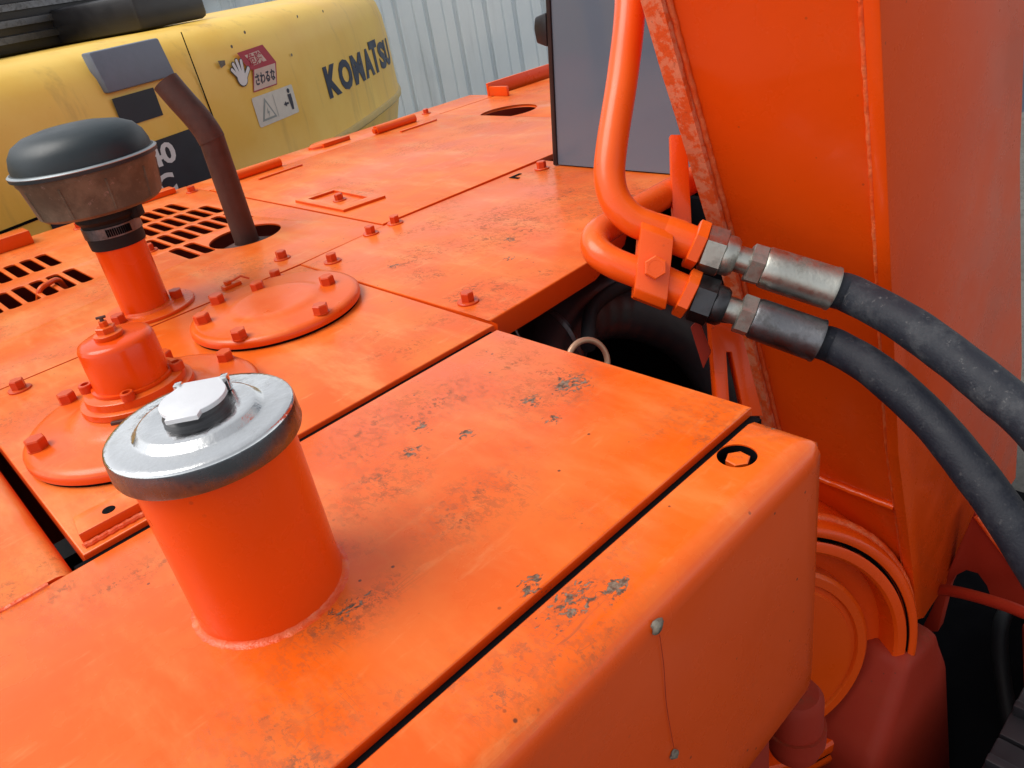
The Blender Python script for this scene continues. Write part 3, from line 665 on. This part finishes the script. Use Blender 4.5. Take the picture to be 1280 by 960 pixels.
sweep(bm, [BC-AX*.030+(.268+.0005*math.sin(i*2.3))*(qa*math.cos(i*.0393)+qb*math.sin(i*.0393)) for i in range(161)], .008, 10, cap=False); put('boss_weld', bm, M['weld'], boss, 60)

# -- foot bracket and lug right and below
lg = T('boom_bracket', (1.25, .3, -1.0), 'dark red bracket plate with an arched opening below the hoses, right of the boom foot', 'bracket')
def px_x(px, py, x):      # layout helper: where the line of sight through a photo position meets the plane at this x
    v = r2*((px-640)/FPX)+u2*(-(py-480)/FPX)+fw; return CAM_POS+v*(x/v.x)
arch = [(1150, 790), (1163, 764), (1218, 640), (1320, 775), (1320, 800), (1290, 775), (1240, 752), (1233, 732), (1222, 717), (1208, 713), (1194, 720), (1185, 737), (1172, 790)]
bm = bm_new(); prism(bm, [px_x(a, b, 1.24) for a, b in arch], Vector((.03, 0, 0)), .002); put('arched_plate', bm, M['frame'], lg)
bm = bm_new(); sweep(bm, [px_x(1222+98*i/30, 645+130*i/30, 1.236) for i in range(31)], .007, 8); put('edge_bead', bm, M['weld'], lg, 60)
rp_ = T('return_pipe', px_x(1230, 745, 1.18), 'dull red pipe crossing below the arched bracket', 'pipe')
bm = bm_new(); sweep(bm, catmull([px_x(1150, 738, 1.22), px_x(1185, 738, 1.20), px_x(1235, 750, 1.17), px_x(1290, 770, 1.14), px_x(1400, 820, 1.10)], 8), .0105, 16); put('tube', bm, M['frame'], rp_)
sf = T('swing_frame', (1.1, .4, -1.16), 'dark red swing frame structure below the boom foot', 'frame')
bm = bm_new(); prism(bm, [(.98, .30, -.74), (1.12, .30, -.79), (1.17, .30, -.90), (1.13, .24, -1.16), (.84, .26, -1.16), (.86, .30, -.90)], Vector((.03, .22, 0)), .025, 4); put('foot_casting', bm, M['frame'], sf)
bm = bm_new(); prism(bm, [(1.28, .14, -1.158), (1.75, .10, -1.158), (1.70, .16, -.93), (1.36, .20, -.95)], Vector((.02, .03, 0)), .008); put('side_rib', bm, M['frame'], sf)
bm = bm_new(); box(bm, .30, 2.1, .10, .75, -1.22, -1.16, .008); put('floor_plate', bm, M['void'], sf)
bm = bm_new(); lathe(bm, [(0, 0), (.030, 0), (.032, .01), (.032, .09), (.026, .10), (0, .10)], (.565, .290, -.49), 32); lathe(bm, [(.036, .02), (.036, .045), (0, .045)], (.565, .290, -.49), 32); put('grease_cup', bm, M['frame'], sf)

# -- crawler track added under the right-hand side to block ground bounce
ct = T('added_crawler_track', (.6, -.03, -DECK), 'added dark crawler track running below the right side of the machine', 'crawler track')
bm = bm_new(); box(bm, -1.35, 2.15, -.20, .14, -DECK+.02, -.90, .12, 5); put('track_frame', bm, M['dark'], ct)
sh = bm_new(); box(sh, -.062, .062, -.23, .17, 0, .016, .003); box(sh, -.012, .006, -.228, .168, .0165, .040, .003); SHOE = fin(sh, 'track_shoe', M['dark'], 30)
for i in range(26): inst('track_shoe', SHOE, (-1.25+.131*i, 0, -.898), ct)

# -- bracket with slot on the left of the boom
sbk = T('slotted_bracket', (.93, .58, -.3), 'red slotted bracket beside the dark opening below the lower fitting', 'bracket')
def dp(px, py, d):        # a point seen at photo position (px, py), d metres ahead (used once, to lay parts out)
    v = r2*((px-640)/FPX)+u2*(-(py-480)/FPX)+fw; return CAM_POS+v*d
bm = bm_new(); D0 = .96
prism(bm, [dp(888, 402, D0), dp(897, 520, D0), dp(913, 520, D0), dp(908, 440, D0), dp(914, 440, D0), dp(931, 520, D0+.01), dp(954, 520, D0+.02), dp(926, 410, D0), dp(918, 405, D0)][::1], fw*.02, .0012); put('slotted_plate', bm, M['boom'], sbk)
bm = bm_new(); prism(bm, [dp(863, 409, .935), dp(873, 400, .93), dp(889, 440, .945), dp(879, 461, .945)], fw*.008+Vector((.004, 0, 0)), .001); put('tab', bm, M['frame'], sbk)

bm = bm_new(); prism(bm, [dp(838, 168, 1.0), dp(859, 168, 1.0), dp(866, 300, 1.0), dp(842, 300, 1.0)], fw*.012, .0015); put('upright_bar', bm, M['boom'], sbk)

# ------------------------------------------------------------------ hydraulic pipes, clamp, hoses
D1 = .885
p1 = [dp(792, -420, .97), dp(789, -140, .93), dp(788, 0, .905), dp(779, 90, .90), dp(765, 180, .892), dp(762, 222, .890), dp(770, 252, .888), dp(790, 274, .886), dp(815, 285, .885), dp(845, 296, .884), dp(880, 310, .882)]
p2 = [dp(905, 205, 1.10), dp(868, 224, 1.06), dp(832, 243, 1.02), dp(795, 264, .98), dp(762, 282, .948), dp(745, 296, .925), dp(746, 313, .908), dp(766, 328, .897), dp(800, 342, .890), dp(830, 354, .887), dp(868, 371, .884)]
RP = .0182
hp1 = T('hydraulic_pipe', p1[-2], 'orange steel pipe coming down from the top and bending to the upper hose', 'pipe', 'orange hydraulic pipes at the boom')
bm = bm_new(); sweep(bm, catmull(p1, 10), RP, 32); put('tube', bm, M['pipe'], hp1)
hp2 = T('hydraulic_pipe', p2[-2], 'orange steel pipe looping in a tight bend to the lower hose', 'pipe', 'orange hydraulic pipes at the boom')
bm = bm_new(); sweep(bm, catmull(p2, 10), RP*.98, 32); put('tube', bm, M['pipe'], hp2)
def hexon(bm, c, ax, af, L, off=0, rot=0, n=6, ch=.1, r1=None):
    """hex prism starting at c+ax*off along ax"""
    Q = ax.to_track_quat('Z', 'Y'); t = bmesh.new(); rr = af/2/math.cos(math.pi/n)
    st = [(.90, 0), (1, L*ch), (1, L*(1-ch)), (.90, L)]
    rings = [[t.verts.new(c+ax*off+Q@Vector((rr*k*math.cos(2*math.pi*i/n+rot), rr*k*math.sin(2*math.pi*i/n+rot), h))) for i in range(n)] for k, h in st]
    for a, b in zip(rings, rings[1:]):
        for i in range(n): t.faces.new((a[i], a[(i+1) % n], b[(i+1) % n], b[i]))
    t.faces.new(rings[-1]); t.faces.new(rings[0][::-1])
    me = bpy.data.meshes.new('t'); t.to_mesh(me); t.free(); bm.from_mesh(me); bpy.data.meshes.remove(me)
def collar(parent, p, name, mat, rot):
    pass
def end_nut(parent, P, rot):
    ax = (P[-1]-P[-2]).normalized(); bm = bm_new()
    hexon(bm, P[-1], ax, .050, .014, -.016, rot); lathe(bm, [(RP+.0004, -.05), (RP+.0018, -.045), (RP+.0018, -.016)], P[-1], 32, axis=ax); put('end_nut', bm, M['pipe'], parent, 25)
end_nut(hp1, p1, .3); end_nut(hp2, p2, .15)
# clamp block: two jaws over both pipes with a hex bolt
pa, pb = dp(818, 303, .885), dp(812, 362, .889)
ax = (p1[-1]-p1[-3]).normalized(); dn = (pb-pa).normalized(); nf = ax.cross(dn).normalized()
if nf.dot(fw) > 0: nf = -nf
mid = (pa+pb)/2; hl = (pb-pa).length/2+.0165
MB = Matrix(((ax.x, dn.x, nf.x, mid.x), (ax.y, dn.y, nf.y, mid.y), (ax.z, dn.z, nf.z, mid.z), (0, 0, 0, 1)))
pc = T('pipe_clamp', mid, 'orange two-piece clamp block with a hex bolt holding both pipes', 'clamp')
bm = bm_new(); pf = [(-hl, -.002), (-hl, .016), (-hl+.010, .0235), (hl-.010, .0235), (hl, .016), (hl, -.002)]
prism(bm, [MB@Vector((-.0195, a, b)) for a, b in pf], ax*.039, .0018); put('front_jaw', bm, M['pipe'], pc)
bm = bm_new(); prism(bm, [MB@Vector((-.0195, a, -b-.005)) for a, b in pf], ax*.039, .0018); put('back_jaw', bm, M['pipe'], pc)
Q = nf.to_track_quat('Z', 'Y'); cbm = bm_new(); c0 = MB@Vector((.001, .004, .0232))
hexon(cbm, c0, nf, .023, .012, 0, .4, ch=.08); lathe(cbm, [(.0080, .0122), (.0070, .0112), (0, .0112)], c0, 20, axis=nf); put('hex_bolt', cbm, M['pipe'], pc, 25)
bm = bm_new(); prism(bm, [dp(818, 268, .875), dp(822, 265, .875), dp(861, 276, .875), dp(861, 284, .878), dp(820, 277, .878)], fw*.03, .002); put('back_strap', bm, M['pipe'], pc)

def hose_set(name, label, start, ax, pts, mats, rot, RH, L=.150):
    t = T(name, start, label, 'hose', 'black hydraulic hoses at the boom')
    nut, body, rub = mats
    bm = bm_new(); hexon(bm, start, ax, .0475, .024, -.001, rot, ch=.06); o = put('swivel_nut', bm, nut, t, 25)
    bm = bm_new(); lathe(bm, [(.0225, .022), (.0232, .024), (.0228, .033), (.0195, .0375), (.0150, .038)], start, 40, axis=ax); put('nut_shoulder', bm, nut, o)
    bm = bm_new(); lathe(bm, [(.0150, .036), (.0152, .054), (.014, .054)], start, 32, axis=ax); put('stem', bm, M['zinc'], t)
    bm = bm_new(); hexon(bm, start, ax, .0415, .017, .052, rot+.25, ch=.06); put('crimp_hex', bm, M['zinc'], t, 25)
    bm = bm_new(); lathe(bm, [(.0200, .068), (.0222, .069), (.0236, .072), (.0240, .090), (.0243, L-.004), (.0252, L-.002), (.0250, L), (.0225, L)], start, 48, axis=ax)
    # crimp flats
    for v in bm.verts: pass
    f = put('ferrule', bm, body, t, 30)
    p0 = start+ax*(L-.03); P = [p0, start+ax*(L+.002), start+ax*(L+.02)]+pts
    bm = bm_new(); path = catmull(P, 14)
    sweep(bm, path, RH, 36, rfun=lambda u: RH*(1+.010*math.sin(u*37)+.006*math.sin(u*91))); put('rubber_hose', bm, rub, t, 60)
    return t
s1 = p1[-1]; a1 = (dp(1044, 362, .862)-s1).normalized()
s2 = p2[-1]; a2 = (dp(1020, 425, .862)-s2).normalized()
hose_set('hydraulic_hose', 'upper dusty black hydraulic hose with pale zinc fitting', s1, a1, [dp(1128, 402, .805), dp(1190, 446, .765), dp(1245, 490, .73), dp(1300, 540, .70), dp(1365, 630, .68), dp(1405, 780, .68), dp(1420, 1000, .70)], (M['zinc'], M['zinc'], M['hose_old']), .3, .0210)
hose_set('hydraulic_hose', 'lower clean black hydraulic hose with dark steel fitting', s2, a2, [dp(1094, 463, .815), dp(1160, 522, .775), dp(1215, 588, .74), dp(1268, 662, .71), dp(1330, 770, .69), dp(1380, 920, .68), dp(1400, 1080, .70)], (M['blacknut'], M['gunmetal'], M['hose_new']), .15, .0198, .145)

# -- inside the dark opening
def bundle(name, label, pts, r, mat, cat='hose', rib=0):
    t = T(name, Vector(pts[-1]), label, cat); bm = bm_new(); sweep(bm, catmull(pts, 20), r, 24, rfun=(lambda u: r*(1+rib*math.cos(u*math.pi*2*22))) if rib else None); put('tube', bm, mat, t); return t
bundle('rubber_duct', 'thick black rubber duct curving inside the dark opening', [(.60, .62, -.40), (.66, .74, -.22), (.76, .80, -.13), (.88, .78, -.13), (.97, .70, -.20), (1.02, .62, -.36)], .058, M['dark'], rib=.006)
bundle('pilot_hose', 'slim black hose running along the frame floor right of the boom foot', [(1.15, .12, -1.13), (1.28, .20, -1.10), (1.42, .27, -1.02), (1.60, .27, -1.06), (1.9, .25, -1.10)], .016, M['black'])
bundle('coolant_hose', 'black hose sagging behind the thick duct in the opening', [(.62, .95, -.10), (.74, .86, -.16), (.85, .90, -.20), (.98, .88, -.12), (1.10, .90, -.10)], .022, M['black'])
bundle('fuel_line', 'slim black line crossing above the thick duct in the opening', [(.70, .68, -.10), (.78, .735, -.085), (.86, .72, -.075), (.93, .66, -.10), (.99, .60, -.18)], .011, M['black'])
t = T('hose_bracket', (.80, .80, -.12), 'small dark strap bracket over the hose inside the opening', 'bracket')
bm = bm_new(); sweep(bm, [Vector((.735, .795+.062*math.cos(R(a)), -.150+.066*math.sin(R(a)))) for a in range(-10, 200, 10)], .006, 6); put('strap', bm, M['gunmetal'], t)
bundle('wiring_cable', 'thin grey cable hanging inside the dark opening', [(.66, .80, -.05), (.667, .785, -.10), (.672, .765, -.16), (.665, .735, -.24), (.655, .70, -.34)], .0035, M['gunmetal'], 'cable')
t = T('copper_loop', (.66, .66, -.12), 'dull copper coloured loop standing at the edge of the opening', 'loop')
bm = bm_new(); C0 = dp(735, 453, .89); ring = [C0+r2*(.024*math.cos(a))+u2*(.026*math.sin(a)) + fw*(.012*math.cos(a)) for a in [R(-30+i*12) for i in range(21)]]
sweep(bm, ring, .0036, 12); put('loop', bm, M['brass'], t)

# ------------------------------------------------------------------ yellow machine behind
KP = [(-.78, 1.98), (-.04, 2.29), (.7, 2.585), (1.44, 2.89), (1.83, 3.12), (2.25, 3.43), (2.68, 3.82), (3.0, 4.35), (3.12, 4.9), (3.08, 5.4)]
CV = [Vector((p.x, p.y)) for p in catmull([(x, y, 0) for x, y in KP], 24)]
SL = [0.0]
for a, b in zip(CV, CV[1:]): SL.append(SL[-1]+(b-a).length)
def onc(s, z, out=0.0):
    i = 0
    while i < len(SL)-2 and SL[i+1] < s: i += 1
    t = (s-SL[i])/(SL[i+1]-SL[i]); p = CV[i].lerp(CV[i+1], t); a = CV[max(i-1, 0)]; b = CV[min(i+2, len(CV)-1)]; d = (b-a).normalized()
    return Vector((p.x+d.y*out, p.y-d.x*out, z))
ye = T('yellow_excavator', (1.6, 3.6, -DECK), 'faded yellow excavator with curved counterweight behind the orange machine', 'excavator')
prof = [(-.62, -.95), (-.30, -.93), (-.12, -.60), (-.030, -.30), (-.010, -.235), (.004, -.205), (.006, -.192), (0, -.180), (0, -.05), (0, .10), (-.006, .20), (-.022, .265), (-.055, .315), (-.105, .343), (-.20, .356), (-1.1, .358)]
bm = bm_new(); rows = []
s = 0.0; SS = []
while s < SL[-1]-.01: SS.append(s); s += .05
for s in SS: rows.append([bm.verts.new(onc(s, z, o)) for o, z in prof])
for a, b in zip(rows, rows[1:]):
    for i in range(len(prof)-1): bm.faces.new((a[i], b[i], b[i+1], a[i+1]))
cw = put('counterweight', bm, M['yellow'], ye, 30)
bm = bm_new(); rows = []
for s in [2.55+.03*i for i in range(100)]:
    if s > SL[-1]-.05: break
    zz = -.195; rows.append([bm.verts.new(onc(s, zz+dz, o)) for o, dz in ((-.002, -.022), (.010, -.012), (.012, 0), (.008, .012), (-.003, .018))])
for a, b in zip(rows, rows[1:]):
    for i in range(4): bm.faces.new((a[i], b[i], b[i+1], a[i+1]))
put('edge_band', bm, M['yellow2'], cw)
def wrap(me, s0, zb, sx=1.0, out=.002, sz=1.0, shear=0):
    for v in me.vertices:
        v.co = onc(s0+v.co.x*sx+v.co.y*shear, zb+v.co.y*sz, out+v.co.z)
    return me
# brand lettering, one mesh per letter
LET = [('K', 2.848), ('O', 2.995), ('M', 3.168), ('A', 3.345), ('T', 3.480), ('S', 3.620), ('U', 3.755)]
for ch, s0 in LET:
    me = text_mesh(ch, .168, .0085, .0006); xs_ = [v.co.x for v in me.vertices]; x0 = min(xs_); wd = max(xs_)-x0; tgt = {'M': .158, 'T': .135, 'A': .150, 'O': .158}.get(ch, .138)
    ys_ = [v.co.y for v in me.vertices]; y0, hh = min(ys_), max(ys_)-min(ys_)
    for v in me.vertices: v.co.x = (v.co.x-x0)*tgt/wd; v.co.y = (v.co.y-y0)*(.128 if ch != 'T' else .150)/hh
    put('letter', wrap(me, s0, -.032, out=.0022), M['navy'], cw)
def patch(poly, out, mat, name, parent, th=.0006):
    bm = bm_new(); f = [bm.verts.new((x, y, 0)) for x, y in poly]; bm.faces.new(f); bmesh.ops.triangulate(bm, faces=bm.faces[:])
    e = bmesh.ops.subdivide_edges(bm, edges=bm.edges[:], cuts=2, use_grid_fill=True)
    for v in bm.verts: v.co = onc(v.co.x, v.co.y, out)
    return put(name, bm, mat, parent)
w1 = patch(rrect(2.427, .029, .262, .106, .008), .0022, M['sticker'], 'warning_sticker', ye)
tri = lambda k: [(2.365+.052*k*math.cos(R(a)), .018+.052*k*math.sin(R(a))) for a in (90, 210, 330)]
patch(tri(1.0), .0030, M['greygreen'], 'warning_triangle', w1); patch(tri(.72), .0036, M['sticker'], 'warning_triangle_field', w1)
patch([(2.366, .036), (2.357, .014), (2.364, .015), (2.361, -.001), (2.373, .021), (2.366, .020)], .0042, M['greygreen'], 'warning_mark', w1)
patch([(2.418, -.012), (2.420, -.012), (2.420, .070), (2.418, .070)], .0030, M['greygreen'], 'divider', w1)
patch(circ(2.522, .064, .009, 14), .0030, M['ink'], 'pictogram_head', w1)
patch([(2.510, .052), (2.534, .052), (2.534, .020), (2.529, -.006), (2.516, -.006), (2.512, .020)], .0030, M['ink'], 'pictogram_body', w1)
patch([(2.470, .022), (2.488, .012), (2.488, .018), (2.504, .018), (2.504, .026), (2.488, .026), (2.488, .032)], .0030, M['ink'], 'pictogram_arrow', w1)
w2 = patch([(2.296, .238), (2.448, .243), (2.500, .174), (2.466, .098), (2.318, .098), (2.352, .172), (2.330, .176)], .0022, M['red'], 'danger_sticker', ye)
patch([(2.330, .224), (2.414, .228), (2.444, .188), (2.364, .184)], .0030, M['pink'], 'danger_panel', w2)
patch([(2.358, .170), (2.490, .171), (2.462, .102), (2.322, .102)], .0030, M['pink'], 'caution_panel', w2)
me = text_mesh('\u5371\u967a', .042, .0006, .0003); put('danger_text', wrap(me, 2.345, .190, out=.0036, shear=-.25), M['red'], w2)
me = text_mesh('\u3055\u308f\u308b\u306a', .036, .0010, .0003); put('caution_text', wrap(me, 2.340, .120, .88, out=.0036, shear=.25, sz=1.2), M['ink'], w2)
# open hand of the sticker: dark outline below, white palm and fingers above
def capsule(x0, y0, x1, y1, r, n=6):
    a = math.atan2(y1-y0, x1-x0); o = []
    for (cx, cy, a0) in ((x1, y1, a-math.pi/2), (x0, y0, a+math.pi/2)):
        for k in range(n+1): t = a0+math.pi*k/n; o.append((cx+r*math.cos(t), cy+r*math.sin(t)))
    return o
fingers = [(2.262, .168, 2.243, .190, .0062), (2.270, .172, 2.258, .206, .0066), (2.283, .176, 2.279, .214, .0068), (2.296, .174, 2.302, .210, .0066), (2.300, .155, 2.328, .180, .0070)]
for f in fingers: patch(capsule(*f[:4], f[4]+.003), .0030, M['ink'], 'hand_outline', w2)
patch(circ(2.282, .155, .0285, 20), .0031, M['ink'], 'hand_outline', w2)
for f in fingers: patch(capsule(*f), .0038, M['white'], 'hand_finger', w2)
patch(circ(2.282, .155, .0250, 20), .0039, M['white'], 'hand_palm', w2)
patch([(2.068, .34), (2.073, .34), (2.100, -.20), (2.093, -.20)], .0016, M['void'], 'door_gap', ye)
patch([(2.19, .230), (2.225, .226), (2.222, .212), (2.195, .205)], .0018, M['stud'], 'rust_spot', ye)
for s_, z_ in ((2.28, .262), (2.37, .296), (2.75, .305), (3.0, .30), (2.62, .18)): patch(circ(s_, z_, .006, 8), .0018, M['stud'], 'rust_spot', ye)
dk = patch([(1.56, .055), (2.06, .055), (2.075, -.165), (1.58, -.165)], .0022, M['decal'], 'model_decal', ye)
me = text_mesh('240', .085, .003, .0004); put('model_number', wrap(me, 1.70, -.020, 1.35, out=.003), M['white'], dk)
me = text_mesh('LC', .085, .003, .0004); put('model_suffix', wrap(me, 1.695, -.108, 1.35, out=.003), M['white'], dk)
bm = bm_new(); pc_ = [onc(1.71, .222, -.03), onc(1.98, .222, -.03), onc(1.98, .338, -.05), onc(1.71, .338, -.05)]
prism(bm, pc_, Vector((.014, -.040, 0)), .006); put('grey_hinge_cover', bm, M['greybox'], ye)
patch([(1.715, .205), (1.88, .205), (1.88, .120), (1.715, .120)], .0022, M['decal'], 'side_vent', ye)
patch([(1.0, -.036), (1.62, -.036), (1.62, -.028), (1.0, -.028)], .0020, M['void'], 'panel_gap', ye)
patch([(1.36, -.045), (1.58, -.045), (1.58, -.125), (1.36, -.125)], .0030, M['decal'], 'black_step', ye)
# engine housing on top of the counterweight
bm = bm_new(); a = onc(.2, 0, -.55); b = onc(2.75, 0, -.55); d = (b-a).normalized(); n_ = Vector((-d.y, d.x, 0))
bm.free()
for s0, s1_, dep_, h, mt in ((-.3, .62, .0, .34, 'dark'), (.66, 1.02, .05, .30, 'fence'), (1.06, 1.62, .02, .24, 'greybox'), (1.66, 2.55, .15, .30, 'dark'), (2.0, 2.35, -.28, .12, 'dark')):
    bm = bm_new(); pA = a+d*s0+n_*dep_; pts = [pA, a+d*s1_+n_*dep_, a+d*s1_+n_*(dep_+.9), pA+n_*.9]
    prism(bm, [Vector((p.x, p.y, .3605)) for p in pts], Vector((0, 0, h)), .02); hb = put('engine_housing', bm, M[mt], ye)
    if h > .2:
        for k in range(4):
            pr = bm_new(); o0 = pA+d*.06-n_*.002; o1 = a+d*(s1_-.06)+n_*(dep_-.002); zz = .40+.05*k
            if zz > .3605+h-.05: pr.free(); break
            prism(pr, [Vector((o0.x, o0.y, zz)), Vector((o1.x, o1.y, zz)), Vector((o1.x, o1.y, zz+.022)), Vector((o0.x, o0.y, zz+.022))], Vector((-n_.x, -n_.y, -.3))*.012); put('louvre', pr, M['gunmetal'], hb)
bm = bm_new(); c = onc(2.5, 0, -1.1); box(bm, -1.2, 1.2, -.7, .8, -DECK, -.955, .02, M=Matrix.Translation((c.x, c.y, 0))@Matrix.Rotation(R(22), 4, 'Z')); put('undercarriage', bm, M['dark'], ye)

# ------------------------------------------------------------------ stand everything on the ground plane
for o in ROOTS: o.location.z += DECK
